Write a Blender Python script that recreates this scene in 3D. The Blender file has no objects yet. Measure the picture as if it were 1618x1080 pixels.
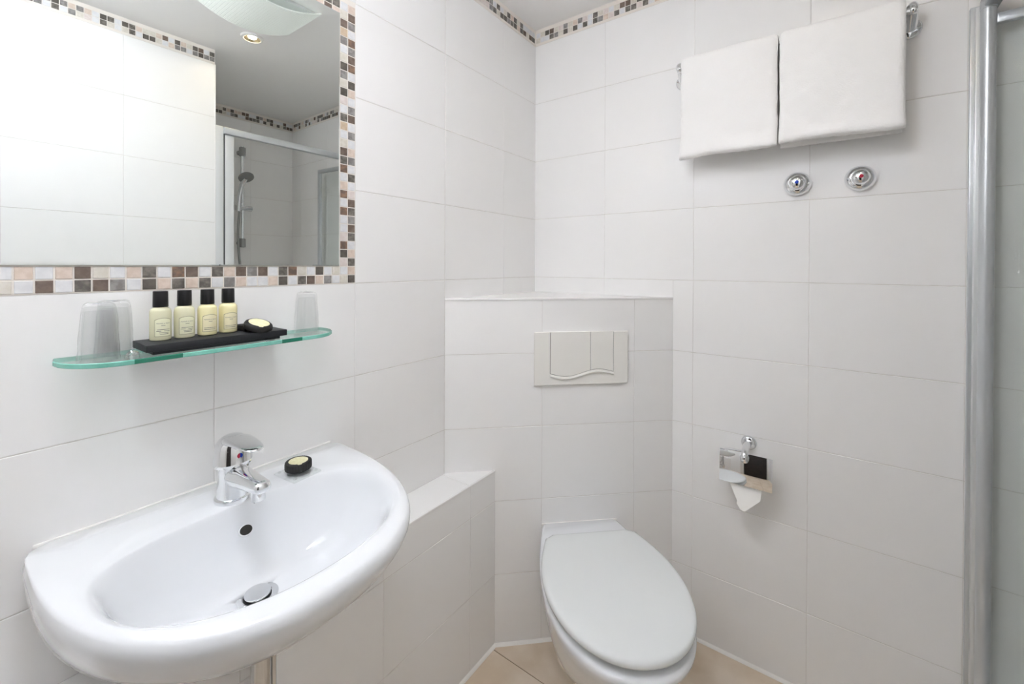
import bpy, bmesh, math, random
from mathutils import Vector, Matrix, noise
random.seed(11)
sc = bpy.context.scene
COL = sc.collection

# ------------------------------------------------------------------ camera, world, exposure
def srgb(r, g, b):
    f = lambda c: (c/255/12.92) if c/255 <= .04045 else ((c/255+.055)/1.055)**2.4
    return (f(r), f(g), f(b), 1)

cam_d = bpy.data.cameras.new('camera')
cam = bpy.data.objects.new('camera', cam_d)
COL.objects.link(cam)
sc.camera = cam
FPX, YAW, PITCH, ROLL, V0 = 677.68, .6299, -.0058, .0036, 422.92
cam_d.sensor_fit = 'HORIZONTAL'; cam_d.sensor_width = 36
cam_d.lens = FPX/1618*36
cam_d.shift_y = -(540-V0)/1618
cam_d.clip_start = .02
_fw = Vector((-math.sin(YAW), math.cos(YAW), 0)); _rt = Vector((math.cos(YAW), math.sin(YAW), 0)); _up = Vector((0, 0, 1))
_fw, _up = math.cos(PITCH)*_fw+math.sin(PITCH)*_up, math.cos(PITCH)*_up-math.sin(PITCH)*_fw
_rt, _up = math.cos(ROLL)*_rt+math.sin(ROLL)*_up, math.cos(ROLL)*_up-math.sin(ROLL)*_rt
cam.matrix_world = Matrix(((_rt.x, _up.x, -_fw.x, 1.0228), (_rt.y, _up.y, -_fw.y, -1.5723), (_rt.z, _up.z, -_fw.z, 1.2907), (0, 0, 0, 1)))

w = bpy.data.worlds.new('world'); sc.world = w; w.use_nodes = True
w.node_tree.nodes['Background'].inputs[0].default_value = (.02, .02, .02, 1)
sc.view_settings.view_transform = 'Standard'; sc.view_settings.look = 'None'
sc.view_settings.gamma = 1; sc.view_settings.use_curve_mapping = False
sc.view_settings.exposure = 0.19
sc.cycles.max_bounces = 8; sc.cycles.diffuse_bounces = 6; sc.cycles.glossy_bounces = 5; sc.cycles.transmission_bounces = 6; sc.cycles.transparent_max_bounces = 12
sc.cycles.use_light_tree = False
sc.cycles.sample_clamp_indirect = 40
DOME_STRENGTH = 33.0            # added dome near the camera, unseen main light
SPOT_STRENGTH = 230.0          # halogen downlights
FILL_UPLIGHT_STRENGTH = 270.0       # added unseen uplight that brightens the ceiling
GLASS_LAMP_STRENGTH = .25     # bowed glass lamp, unlit, slight glow put into the glass

# ------------------------------------------------------------------ materials
def new_mat(name):
    m = bpy.data.materials.new(name); m.use_nodes = True
    return m, m.node_tree, m.node_tree.nodes['Principled BSDF']
def setp(b, **k):
    for n, v in k.items():
        b.inputs[n.replace('_', ' ')].default_value = v
def mat(name, col, rough=.4, metal=0, spec=.5, coat=0, trans=0, ior=1.45, emit=None, es=0, sss=0):
    m, nt, b = new_mat(name)
    setp(b, Base_Color=col, Roughness=rough, Metallic=metal, Specular_IOR_Level=spec, Coat_Weight=coat, Transmission_Weight=trans, IOR=ior)
    if emit: setp(b, Emission_Color=emit, Emission_Strength=es)
    if sss: setp(b, Subsurface_Weight=sss, Subsurface_Scale=.01)
    return m
def coords(nt):
    return nt.nodes.new('ShaderNodeTexCoord').outputs['Object']
def add_noise(m, col_a, col_b, scale, detail=4, lo=.35, hi=.65, bump=0, bscale=None, obj_rand=False):
    nt = m.node_tree; b = nt.nodes['Principled BSDF']; co = coords(nt)
    if obj_rand:
        oi = nt.nodes.new('ShaderNodeObjectInfo'); va = nt.nodes.new('ShaderNodeVectorMath'); va.operation = 'ADD'
        mu = nt.nodes.new('ShaderNodeMath'); mu.operation = 'MULTIPLY'; mu.inputs[1].default_value = 40
        nt.links.new(oi.outputs['Random'], mu.inputs[0]); nt.links.new(co, va.inputs[0]); nt.links.new(mu.outputs[0], va.inputs[1]); co = va.outputs[0]
    if col_a:
        n = nt.nodes.new('ShaderNodeTexNoise'); n.inputs['Scale'].default_value = scale; n.inputs['Detail'].default_value = detail
        r = nt.nodes.new('ShaderNodeValToRGB'); r.color_ramp.elements[0].position = lo; r.color_ramp.elements[1].position = hi
        r.color_ramp.elements[0].color = col_a; r.color_ramp.elements[1].color = col_b
        nt.links.new(co, n.inputs['Vector']); nt.links.new(n.outputs['Fac'], r.inputs['Fac']); nt.links.new(r.outputs['Color'], b.inputs['Base Color'])
    if bump:
        n2 = nt.nodes.new('ShaderNodeTexNoise'); n2.inputs['Scale'].default_value = bscale or scale; n2.inputs['Detail'].default_value = 3
        bp = nt.nodes.new('ShaderNodeBump'); bp.inputs['Strength'].default_value = min(bump, 1); bp.inputs['Distance'].default_value = .001
        nt.links.new(co, n2.inputs['Vector']); nt.links.new(n2.outputs['Fac'], bp.inputs['Height']); nt.links.new(bp.outputs['Normal'], b.inputs['Normal'])
    return m
def glassy(name, tint, gloss_rough=.02, haze=0, haze_col=(.9, .9, .9, 1), refl=.6, bump=0, bscale=60):
    """thin clear sheet: mostly see-through, fresnel reflection, a little milky haze"""
    m = bpy.data.materials.new(name); m.use_nodes = True; nt = m.node_tree; nt.nodes.clear()
    out = nt.nodes.new('ShaderNodeOutputMaterial'); tr = nt.nodes.new('ShaderNodeBsdfTransparent'); gl = nt.nodes.new('ShaderNodeBsdfGlossy')
    tr.inputs[0].default_value = tint; gl.inputs['Roughness'].default_value = gloss_rough
    lw = nt.nodes.new('ShaderNodeLayerWeight'); lw.inputs['Blend'].default_value = .5
    pw = nt.nodes.new('ShaderNodeMath'); pw.operation = 'POWER'; pw.inputs[1].default_value = 4
    fr = nt.nodes.new('ShaderNodeMath'); fr.operation = 'MULTIPLY_ADD'; fr.inputs[1].default_value = refl; fr.inputs[2].default_value = .035
    nt.links.new(lw.outputs['Facing'], pw.inputs[0]); nt.links.new(pw.outputs[0], fr.inputs[0])
    mx = nt.nodes.new('ShaderNodeMixShader'); last = tr.outputs[0]
    if haze:
        df = nt.nodes.new('ShaderNodeBsdfDiffuse'); df.inputs[0].default_value = haze_col
        tl = nt.nodes.new('ShaderNodeBsdfTranslucent'); tl.inputs[0].default_value = haze_col
        m0 = nt.nodes.new('ShaderNodeMixShader'); m0.inputs[0].default_value = .5
        nt.links.new(df.outputs[0], m0.inputs[1]); nt.links.new(tl.outputs[0], m0.inputs[2])
        m1 = nt.nodes.new('ShaderNodeMixShader'); m1.inputs[0].default_value = haze
        nt.links.new(last, m1.inputs[1]); nt.links.new(m0.outputs[0], m1.inputs[2]); last = m1.outputs[0]
    nt.links.new(fr.outputs[0], mx.inputs[0]); nt.links.new(last, mx.inputs[1]); nt.links.new(gl.outputs[0], mx.inputs[2]); nt.links.new(mx.outputs[0], out.inputs[0])
    if bump:
        n2 = nt.nodes.new('ShaderNodeTexNoise'); n2.inputs['Scale'].default_value = bscale; n2.inputs['Detail'].default_value = 4
        bp = nt.nodes.new('ShaderNodeBump'); bp.inputs['Strength'].default_value = bump; bp.inputs['Distance'].default_value = .004
        nt.links.new(coords(nt), n2.inputs['Vector']); nt.links.new(n2.outputs['Fac'], bp.inputs['Height'])
        nt.links.new(bp.outputs['Normal'], gl.inputs['Normal']); nt.links.new(bp.outputs['Normal'], lw.inputs['Normal'])
    return m

M = {}
M['tile'] = mat('wall tile glaze', srgb(247, 246, 244), .25, spec=.35)
M['grout'] = add_noise(mat('wall grout', srgb(224, 220, 214), .9), srgb(217, 213, 206), srgb(230, 226, 221), 40)
M['mgrout'] = mat('mosaic grout', srgb(236, 230, 222), .85)
M['paint'] = mat('ceiling paint', srgb(248, 247, 245), .85, spec=.2)
M['floor_tile'] = add_noise(mat('beige floor tile', srgb(228, 212, 190), .38, spec=.35), srgb(219, 201, 177), srgb(235, 221, 202), 7, 6, obj_rand=True, bump=.04, bscale=50)
M['floor_grout'] = mat('floor grout', srgb(140, 118, 96), .9)
M['silicone'] = mat('white silicone', srgb(250, 248, 243), .45)
M['ceramic'] = mat('white sanitary ceramic', srgb(238, 240, 242), .07, spec=.5, coat=.3)
M['lid'] = mat('white toilet lid plastic', srgb(232, 235, 234), .16, spec=.45)
M['plastic'] = mat('off white plastic', srgb(241, 239, 233), .35)
M['chrome'] = mat('chrome', (.82, .83, .84, 1), .04, metal=1)
M['steel'] = mat('brushed chrome', (.62, .63, .64, 1), .16, metal=1)
M['alu'] = mat('satin aluminium', srgb(204, 208, 210), .3, metal=.45)
M['alu_white'] = mat('white lacquered aluminium', srgb(226, 228, 228), .3, metal=.3)
M['rubber'] = mat('dark grey seal', srgb(80, 82, 80), .6)
M['mirror'] = mat('mirror silver', (.86, .89, .875, 1), .0, metal=1)
M['mirror_edge'] = mat('mirror edge', srgb(120, 132, 132), .1, metal=.6)
M['black'] = mat('black', srgb(20, 20, 22), .5)
M['tray'] = add_noise(mat('black tray lacquer', srgb(34, 36, 40), .5), None, None, 1, bump=.1, bscale=300)
M['cap'] = mat('black bottle cap', srgb(22, 22, 23), .35)
M['shampoo'] = mat('pale yellow clear liquid bottle', srgb(250, 248, 214), .08, spec=.5, trans=.25, ior=1.2)
M['lotion'] = mat('creamy yellow lotion bottle', srgb(248, 240, 190), .15, spec=.5)
M['label'] = mat('pale label film', srgb(238, 238, 208), .4)
M['label2'] = mat('cream label film', srgb(246, 238, 200), .4)
M['ink'] = mat('grey brown ink', srgb(136, 130, 96), .6)
M['ink2'] = mat('dark grey ink', srgb(92, 92, 80), .6)
M['sticker'] = add_noise(mat('cream sticker', srgb(236, 232, 190), .45), srgb(228, 222, 176), srgb(240, 237, 200), 160)
M['soapwrap'] = add_noise(mat('black pleated paper', srgb(30, 29, 28), .6), None, None, 1, bump=.3, bscale=240)
M['shelf'] = glassy('clear shelf glass', (.93, .975, .955, 1))
M['shelf_edge'] = add_noise(mat('green glass edge', srgb(128, 200, 180), .12, spec=.6), srgb(118, 192, 172), srgb(140, 208, 192), 30)
M['shelf_reflection'] = mat('dark reflection in glass edge', srgb(44, 128, 102), .1, spec=.6)  # dark reflection painted as colour on two stretches of the shelf edge
M['tumbler'] = glassy('tumbler glass', (.985, .99, .988, 1), .03, .03, refl=.35)
M['wrap'] = glassy('crinkled plastic wrap', (.985, .99, .99, 1), .10, .10, (.98, .985, .99, 1), refl=.6, bump=.5, bscale=150)
M['dish'] = glassy('clear moulded glass', (.975, .985, .98, 1), .05, .04, refl=.5)
M['door_glass'] = glassy('shower door glass', (.96, .975, .97, 1), .03, .05, (.9, .93, .92, 1), refl=.4)
M['towel'] = add_noise(mat('white terry cotton', srgb(251, 250, 248), .95, spec=.1), None, None, 1, bump=.95, bscale=300)
M['paper'] = mat('toilet paper', srgb(250, 248, 243), .9, spec=.1)
M['red'] = mat('red mark', srgb(190, 30, 60), .3)
M['blue'] = mat('blue mark', srgb(20, 70, 190), .3)
M['dark'] = mat('dark cavity', srgb(40, 38, 36), .4)
M['opal'] = mat('added dome emitter', (.9, .9, .9, 1), .3, emit=(.945, .975, 1.07, 1), es=DOME_STRENGTH)
M['gold'] = mat('warm reflector', (.95, .78, .5, 1), .2, metal=1)
M['bulb'] = mat('halogen bulb', (1, .9, .7, 1), .2, emit=(1, .80, .56, 1), es=SPOT_STRENGTH)
M['fill_uplight'] = mat('added uplight emitter', (1, 1, 1, 1), .3, emit=(.945, .975, 1.07, 1), es=FILL_UPLIGHT_STRENGTH)
M['white_metal'] = mat('white enamel', srgb(232, 232, 228), .35)
M['wood'] = add_noise(mat('dark door wood', srgb(34, 28, 25), .5), srgb(26, 22, 20), srgb(44, 36, 31), 12, 6)
M['shower_grey'] = mat('grey shower plastic', srgb(172, 174, 172), .22, metal=.5)
M['tray_white'] = mat('white shower tray', srgb(232, 234, 234), .2)
def lamp_glass():
    m, nt, b = new_mat('textured frosted lamp glass')
    setp(b, Base_Color=srgb(214, 218, 212), Roughness=.35, Emission_Color=(.93, 1, .95, 1), Emission_Strength=GLASS_LAMP_STRENGTH)
    co = coords(nt); ch = nt.nodes.new('ShaderNodeTexBrick'); ch.offset = 0
    ch.inputs['Scale'].default_value = 1; ch.inputs['Brick Width'].default_value = .010; ch.inputs['Row Height'].default_value = .010; ch.inputs['Mortar Size'].default_value = .0016; ch.inputs['Mortar Smooth'].default_value = .6
    bp = nt.nodes.new('ShaderNodeBump'); bp.inputs['Strength'].default_value = .6; bp.inputs['Distance'].default_value = .002; bp.invert = True
    nt.links.new(co, ch.inputs['Vector']); nt.links.new(ch.outputs['Fac'], bp.inputs['Height']); nt.links.new(bp.outputs['Normal'], b.inputs['Normal'])
    return m
M['lampglass'] = lamp_glass()
PAL = {'W': ((228, 228, 229), (236, 236, 236), .2), 'P': ((216, 198, 183), (228, 212, 199), .3), 'C': ((216, 210, 197), (226, 221, 211), .3),
       'K': ((220, 208, 202), (230, 221, 216), .3), 'B': ((112, 98, 88), (128, 112, 101), .25), 'G': ((98, 93, 86), (134, 128, 120), .35),
       'D': ((92, 86, 79), (108, 102, 94), .3), 'M': ((132, 128, 125), (160, 157, 153), .3), 'T': ((202, 180, 154), (214, 194, 168), .3),
       'R': ((114, 97, 86), (152, 122, 100), .3)}
for k, (a, b_, r_) in PAL.items():
    a2 = tuple(int(v) for v in a); M['mos'+k] = add_noise(mat('mosaic stone '+k, srgb(*a2), r_), srgb(*a2), srgb(*b_), 90, 5, .4, .62, obj_rand=True)

# ------------------------------------------------------------------ helpers
def link(o, parent=None):
    COL.objects.link(o)
    if parent: o.parent = parent
    return o
def tag(o, label=None, cat=None, group=None, kind=None):
    if label: o['label'] = label
    if cat: o['category'] = cat
    if group: o['group'] = group
    if kind: o['kind'] = kind
    return o
def thing(name, label, cat, loc=(0, 0, 0), rz=0, group=None):
    e = bpy.data.objects.new(name, None); e.empty_display_size = .02; e.location = loc; e.rotation_euler = (0, 0, rz); link(e)
    return tag(e, label, cat, group)
def fin(name, bm, m, parent=None, smooth=True, angle=40, normals=True):
    if normals: bmesh.ops.recalc_face_normals(bm, faces=bm.faces)
    me = bpy.data.meshes.new(name); bm.to_mesh(me); bm.free()
    for x in (m if isinstance(m, (list, tuple)) else [m]): me.materials.append(x)
    if smooth:
        me.polygons.foreach_set('use_smooth', [True]*len(me.polygons))
        try: me.set_sharp_from_angle(angle=math.radians(angle))
        except Exception: pass
    return link(bpy.data.objects.new(name, me), parent)
def box(bm, a, b, bev=0, seg=2):
    a, b = Vector(a), Vector(b); v0 = len(bm.verts)
    r = bmesh.ops.create_cube(bm, size=1)
    for v in r['verts']:
        v.co = Vector(((a[i]+b[i])/2+v.co[i]*abs(b[i]-a[i]) for i in range(3)))
    if bev:
        es = list({e for v in r['verts'] for e in v.link_edges})
        bmesh.ops.bevel(bm, geom=es, offset=bev, segments=seg, affect='EDGES', profile=.5)
def boxo(name, a, b, m, parent=None, bev=0, seg=2):
    bm = bmesh.new(); box(bm, a, b, bev, seg); return fin(name, bm, m, parent)
def loft(bm, rings, cap0=True, cap1=True, closed=True):
    vs = [[bm.verts.new(p) for p in r] for r in rings]; n = len(vs[0])
    for a, b in zip(vs, vs[1:]):
        for i in range(n if closed else n-1):
            j = (i+1) % n; bm.faces.new((a[i], a[j], b[j], b[i]))
    if cap0: bm.faces.new(vs[0][::-1])
    if cap1: bm.faces.new(vs[-1])
    return vs
def lathe(bm, prof, n=32, mx=None, caps=True):
    """profile of (r, z) about the z axis; mx optional matrix"""
    rings = []
    for r, z in prof:
        rings.append([Vector((max(r, 1e-5)*math.cos(2*math.pi*i/n), max(r, 1e-5)*math.sin(2*math.pi*i/n), z)) for i in range(n)])
    if mx: rings = [[mx @ p for p in r] for r in rings]
    return loft(bm, rings, caps, caps)
def catmull(pts, k=8):
    P = [Vector(p) for p in pts]; P = [2*P[0]-P[1]]+P+[2*P[-1]-P[-2]]; out = []
    for i in range(1, len(P)-2):
        for j in range(k):
            t = j/k; a, b, c, d = P[i-1:i+3]
            out.append(.5*((2*b)+(c-a)*t+(2*a-5*b+4*c-d)*t*t+(3*b-a-3*c+d)*t**3))
    out.append(P[-2]); return out
def tube(bm, pts, r, n=12, sm=0):
    P = catmull(pts, sm) if sm else [Vector(p) for p in pts]; rings = []; nrm = None
    for i, p in enumerate(P):
        t = (P[min(i+1, len(P)-1)]-P[max(i-1, 0)]).normalized()
        if nrm is None: nrm = t.orthogonal().normalized()
        nrm = (nrm-t*nrm.dot(t)).normalized(); b = t.cross(nrm); rr = r(i/(len(P)-1)) if callable(r) else r
        rings.append([p+rr*(math.cos(2*math.pi*k/n)*nrm+math.sin(2*math.pi*k/n)*b) for k in range(n)])
    loft(bm, rings)
def axis_mx(loc, d):
    d = Vector(d).normalized(); q = Vector((0, 0, 1)).rotation_difference(d); return Matrix.Translation(loc) @ q.to_matrix().to_4x4()
def copy_tree(o, parent=None):
    c = o.copy(); COL.objects.link(c); c.parent = parent
    for ch in o.children: copy_tree(ch, c)
    return c

# ------------------------------------------------------------------ tiled surfaces
_tm = {}
def tile_mesh(key, wd, ht, m, proud, deep, ch):
    k = (key, round(wd, 4), round(ht, 4))
    if k in _tm: return _tm[k].copy()
    v = []
    for (z, i) in ((-deep, 0), (proud-ch, 0), (proud, ch)):
        v += [(i, i, z), (wd-i, i, z), (wd-i, ht-i, z), (i, ht-i, z)]
    f = [(8, 9, 10, 11)]
    for a in (0, 4):
        for i in range(4): j = (i+1) % 4; f.append((a+i, a+j, a+4+j, a+4+i))
    me = bpy.data.meshes.new(key); me.from_pydata(v, [], f); me.materials.append(m); me.update(); _tm[k] = me
    return me
def place_tile(parent, o, u, v, n, u0, u1, v0, v1, key='tile', m=None, gap=.0008, proud=.0012, deep=.002, ch=.0008, tilt=.0009, gu=None):
    gu = gap*.45 if gu is None and key == 'tile' else (gap if gu is None else gu)
    wd, ht = u1-u0-2*gu, v1-v0-2*gap
    if wd < .004 or ht < .004: return
    ob = bpy.data.objects.new(key, tile_mesh(key+(m.name if m else ''), wd, ht, m or M['tile'], proud, deep, ch))
    p = o+u*(u0+gu)+v*(v0+gap)
    R = Matrix((u, v, n)).transposed().to_4x4()
    ob.matrix_local = Matrix.Translation(p) @ R @ Matrix.Rotation(random.uniform(-tilt, tilt), 4, 'X') @ Matrix.Rotation(random.uniform(-tilt, tilt), 4, 'Y')
    link(ob, parent)
    return ob
def V(*a): return Vector(a)
ZB = [0, .241, .491, .741, .991, 1.241, 1.491, 1.741, 1.991, 2.241]
CEIL = 2.31
def tiles(parent, o, u, n, ubr, zbr=ZB, clip=None):
    for i in range(len(ubr)-1):
        for j in range(len(zbr)-1):
            a, b, c, d = ubr[i], ubr[i+1], zbr[j], zbr[j+1]
            rs = clip(a, b, c, d) if clip else [(a, b, c, d)]
            for r in rs: place_tile(parent, o, u, V(0, 0, 1), n, *r)
PITCH_M = .0223
def mosaic(parent, o, u, v, n, cols, rows, pick):
    for i in range(cols):
        for j in range(rows):
            k = pick(i, j)
            if k: place_tile(parent, o, u, v, n, i*PITCH_M, (i+1)*PITCH_M, j*PITCH_M, (j+1)*PITCH_M, 'mosaic_tile', M['mos'+k], gap=.0012, proud=.0016, deep=.001, ch=.0006, tilt=.004)
PL = 'DDDBGMMCCKWWPWCG'
def rnd(i, j): return random.choice(PL)

# walls: grout slabs, faces at the room planes
def slab(name, a, b, m=None):
    o = boxo(name, a, b, m or M['grout']); return tag(o, kind='structure')
XR, XS, YS, YF = 1.34, 2.10, -.753, -1.95      # right wall, shower back wall, shower side wall, wall behind the camera
wl = slab('wall_left', (-.1, YF-.1, 0), (0, .1, CEIL)); tag(wl, 'white tiled wall carrying the mirror and washbasin')
wb = slab('wall_back', (0, 0, 0), (XS+.1, .1, CEIL)); tag(wb, 'white tiled wall carrying towel rail and paper holder')
wr = slab('wall_right', (XR, YF-.1, 0), (XR+.1, YS, CEIL)); tag(wr, 'white tiled wall facing the mirror')
ws = slab('wall_shower_back', (XS, YS-.1, 0), (XS+.1, 0, CEIL)); tag(ws, 'white tiled rear wall of the shower')
wd_ = slab('wall_shower_side', (XR+.1, YS-.1, 0), (XS, YS, CEIL)); tag(wd_, 'white tiled side wall of the shower')
cl = tag(boxo('ceiling', (-.1, YF-.1, CEIL), (XS+.1, .1, CEIL+.08), M['paint']), 'smooth white painted ceiling', kind='structure')
fl = tag(boxo('floor', (-.1, YF-.1, -.1), (XS+.1, .1, -.002), M['floor_grout']), 'beige tiled bathroom floor', kind='structure')
# wall behind the camera, with a doorway
DX0, DX1, DH = .56, 1.27, 2.02
bm = bmesh.new(); box(bm, (0, YF-.1, 0), (DX0, YF, CEIL)); box(bm, (DX1, YF-.1, 0), (XR, YF, CEIL)); box(bm, (DX0, YF-.1, DH), (DX1, YF, CEIL))
wf = tag(fin('wall_front', bm, M['grout'], smooth=False), 'white tiled wall with the dark door', kind='structure')
YJ = [-1.95, -1.878, -1.548, -1.218, -.888, -.5505, -.228, 0]
BOXTOP, LEDGE, LX = 1.176, .594, .124
BL, BR = V(0, -.549, 0), V(.587, 0, 0)
BT = (BR-BL).normalized(); BN = V(BT.y, -BT.x, 0); BW = (BR-BL).length
FRY0, FRY1, FRZ0, FRZ1 = -1.878, -.888, 1.241, 1.991
def clip_left(a, b, c, d):
    if c < LEDGE: c = LEDGE
    if d-c < .003: return []
    if a >= FRY0-.001 and b <= FRY1+.001 and c >= FRZ0-.001 and d <= FRZ1+.001: return []
    out = []
    if b <= BL.y+.012: out = [(a, b, c, d)]
    elif a >= BL.y-.012:
        c2 = max(c, BOXTOP); out = [(max(a, BL.y), b, c2, d)] if d > BOXTOP+.005 else []
    return out
tiles(wl, V(0, 0, 0), V(0, 1, 0), V(1, 0, 0), YJ, clip=clip_left)
def clip_back(a, b, c, d):
    if d <= BOXTOP+.003 or c < BOXTOP:
        if b <= BR.x: 
            return [(a, b, BOXTOP, d)] if d > BOXTOP+.005 else []
        if a < BR.x:
            out = [(BR.x, b, c, d)]
            if d > BOXTOP+.005: out.append((a, BR.x, BOXTOP, d))
            return out
    return [(a, b, c, d)]
XJ = [0, .325, .655, .985, 1.315, 1.645, 1.975, XS]
# u runs from right to left seen from inside so that u x v = n
def flip(fn, L):
    return (lambda a, b, c, d: [(L-q, L-p, r, s) for (p, q, r, s) in fn(L-b, L-a, c, d)])
tiles(wb, V(XS, 0, 0), V(-1, 0, 0), V(0, -1, 0), [XS-x for x in XJ[::-1]], clip=flip(clip_back, XS))
tiles(wr, V(XR, 0, 0), V(0, -1, 0), V(-1, 0, 0), [-YS, 1.083, 1.413, 1.743, -YF])
tiles(ws, V(XS, 0, 0), V(0, -1, 0), V(-1, 0, 0), [0, .28, .61, -YS])
tiles(wd_, V(XR, YS, 0), V(1, 0, 0), V(0, 1, 0), [0, .33, .66, XS-XR])
def clip_front(a, b, c, d):
    if a < DX1-.01 and b > DX0+.01 and c < DH-.01: return [(a, b, DH+.06, d)] if d > DH+.1 else []
    return [(a, b, c, d)]
tiles(wf, V(0, YF, 0), V(1, 0, 0), V(0, 1, 0), [0, .12, .45, .78, 1.11, DX1+.04, XR], clip=lambda a, b, c, d: [] if (b > DX0-.03 and a < DX1+.03 and c < DH) else [(a, b, max(c, DH+.06) if (b > DX0-.03 and a < DX1+.03) else c, d)])

# boxed-in cistern across the corner
bm = bmesh.new()
def prism(bm, pts, z0, z1):
    loft(bm, [[V(p[0], p[1], z0) for p in pts], [V(p[0], p[1], z1) for p in pts]])
prism(bm, [(0, BL.y), (BR.x, 0), (0, 0)], 0, BOXTOP)
cb = tag(fin('wall_corner', bm, M['grout'], smooth=False), 'tiled corner boxing that hides the toilet cistern', kind='structure')
SJ = [0, .33, .66, BW]; ZBB = [0, .241, .491, .741, .991, BOXTOP]
tiles(cb, BL, BT, BN, SJ, ZBB, clip=lambda a, b, c, d: [(max(a, .170), b, min(c, d), d)] if d <= LEDGE and b > .17 else ([] if d <= LEDGE else ([(a, b, max(c, LEDGE), d)] if a < .17 and c < LEDGE and b <= .17 else [(a, b, c, d)])))
# triangular top tiles with rounded white edge
def poly_tile(parent, pts, z0, z1, name='tile', m=None):
    bm = bmesh.new(); c = sum((V(*p) for p in pts), V(0, 0))/len(pts)
    ins = [V(*p)+(c-V(*p)).normalized()*.0014 for p in pts]
    loft(bm, [[V(p[0], p[1], z0) for p in ins], [V(p[0], p[1], z1-.0008) for p in ins], [V(*(p+(c-p).normalized()*.0009), z1) for p in ins]])
    return fin(name, bm, m or M['tile'], parent, smooth=False)
poly_tile(cb, [(.0, BL.y), (.293, -.2745), (0, 0)], BOXTOP-.002, BOXTOP+.0016)
poly_tile(cb, [(.293, -.2745), (BR.x, 0), (0, 0)], BOXTOP-.002, BOXTOP+.0016)
o = boxo('trim_1', (0, -.004, -.004), (BW, .0025, .0035), M['tile'], bev=.0018); o.matrix_world = Matrix.Translation(BL+V(0, 0, BOXTOP)) @ Matrix((BT, -BN, V(0, 0, 1))).transposed().to_4x4()
tag(o, 'thin white edge strip on the corner boxing', kind='structure')
# low ledge along the washbasin wall
bm = bmesh.new(); yb = BL.y+LX*(BT.y/BT.x)
prism(bm, [(0, YF), (LX, YF), (LX, yb), (0, BL.y)], 0, LEDGE)
lg = tag(fin('wall_ledge', bm, M['grout'], smooth=False), 'low tiled ledge running under the washbasin', kind='structure')
tiles(lg, V(LX, 0, 0), V(0, 1, 0), V(1, 0, 0), [-1.95, -1.878, -1.548, -1.218, -.888, -.558, yb], [0, .241, .491, LEDGE])
for a, b in zip([-1.95, -1.878, -1.548, -1.218, -.888], [-1.878, -1.548, -1.218, -.888, -.558]):
    place_tile(lg, V(0, 0, LEDGE), V(0, 1, 0), V(-1, 0, 0), V(0, 0, 1), a, b, -LX, 0)
poly_tile(lg, [(0, -.558), (LX, -.558), (LX, yb), (0, BL.y)], LEDGE-.002, LEDGE+.0016)
o = boxo('trim_2', (LX-.004, YF, LEDGE-.004), (LX+.0022, yb, LEDGE+.003), M['tile'], bev=.0016); tag(o, 'thin white edge strip on the low ledge', kind='structure')

# mosaic border under the ceiling
zb = 2.2505
def band(name, label, o, u, n, L):
    e = boxo(name, (0, 0, 0), (L, CEIL-2.2415, .0012), M['mgrout']); e.matrix_world = Matrix.Translation(o) @ Matrix((u, V(0, 0, 1), n)).transposed().to_4x4()
    tag(e, label, kind='structure')
    mosaic(e, V(.0006, zb-2.2415, .0006), V(1, 0, 0), V(0, 1, 0), V(0, 0, 1), int(L/PITCH_M), 2, rnd)
band('trim_3', 'mosaic border under the ceiling on the mirror wall', V(0, YF, 2.2415), V(0, 1, 0), V(1, 0, 0), -YF)
band('trim_4', 'mosaic border under the ceiling on the towel rail wall', V(XS, 0, 2.2415), V(-1, 0, 0), V(0, -1, 0), XS)
band('trim_5', 'mosaic border under the ceiling on the wall facing the mirror', V(XR, YS, 2.2415), V(0, -1, 0), V(-1, 0, 0), YS-YF)
band('trim_6', 'mosaic border under the ceiling at the rear of the shower', V(XS, 0, 2.2415), V(0, -1, 0), V(-1, 0, 0), -YS)
o = boxo('trim_7', (XR-.002, YS-.002, 0), (XR+.006, YS+.004, 2.2415), M['tile'], bev=.0015); tag(o, 'white corner strip at the end of the wall by the shower', kind='structure')
# mosaic frame around the mirror
bm = bmesh.new(); t = 2*PITCH_M+.004
for a, b in (((0, FRY0, FRZ0), (.0012, FRY1, FRZ0+t)), ((0, FRY0, FRZ1-t), (.0012, FRY1, FRZ1)), ((0, FRY0, FRZ0+t), (.0012, FRY0+t, FRZ1-t)), ((0, FRY1-t, FRZ0+t), (.0012, FRY1, FRZ1-t))):
    box(bm, a, b)
fr = tag(fin('trim_8', bm, M['mgrout'], smooth=False), 'mosaic stone frame set round the mirror', kind='structure')
BOT_T = 'WPWPBCWPGWRBWGPBMBWGRCWDWC'; BOT_B = 'CWBWGBMWDPGPGWMPWWPDWGBPMW'
IN_ = 'CWKDRKWWRWRPWRGBCWTGWKDCMDCWMTBCWM'; OUT_ = 'DPGPWGBMGBKWGWMPWMWBMWPDWRBMRWMBPP'
NC = 44; NR = 33
yR = FRY1-.0006
def pick_frame(i, j):
    # i counts from the right edge (0 = outer column), j from the bottom
    if i == 0: return OUT_[j] if j < len(OUT_) else rnd(i, j)
    if i == 1: return IN_[j] if j < len(IN_) else rnd(i, j)
    if j < 2:
        s = BOT_B if j == 0 else BOT_T; k = len(s)-1-(i-2)
        return s[k] if k >= 0 else rnd(i, j)
    if j >= NR-2:
        if j == NR-2 and i < 7: return 'BPBPWB'[i-1]
        return rnd(i, j)
    if i >= NC-2: return rnd(i, j)
    return None
def pf(i, j): return pick_frame(NC-1-i, j)
mosaic(fr, V(.0006, yR-NC*PITCH_M, FRZ0+.001), V(0, 1, 0), V(0, 0, 1), V(1, 0, 0), NC, NR, pf)
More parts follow.
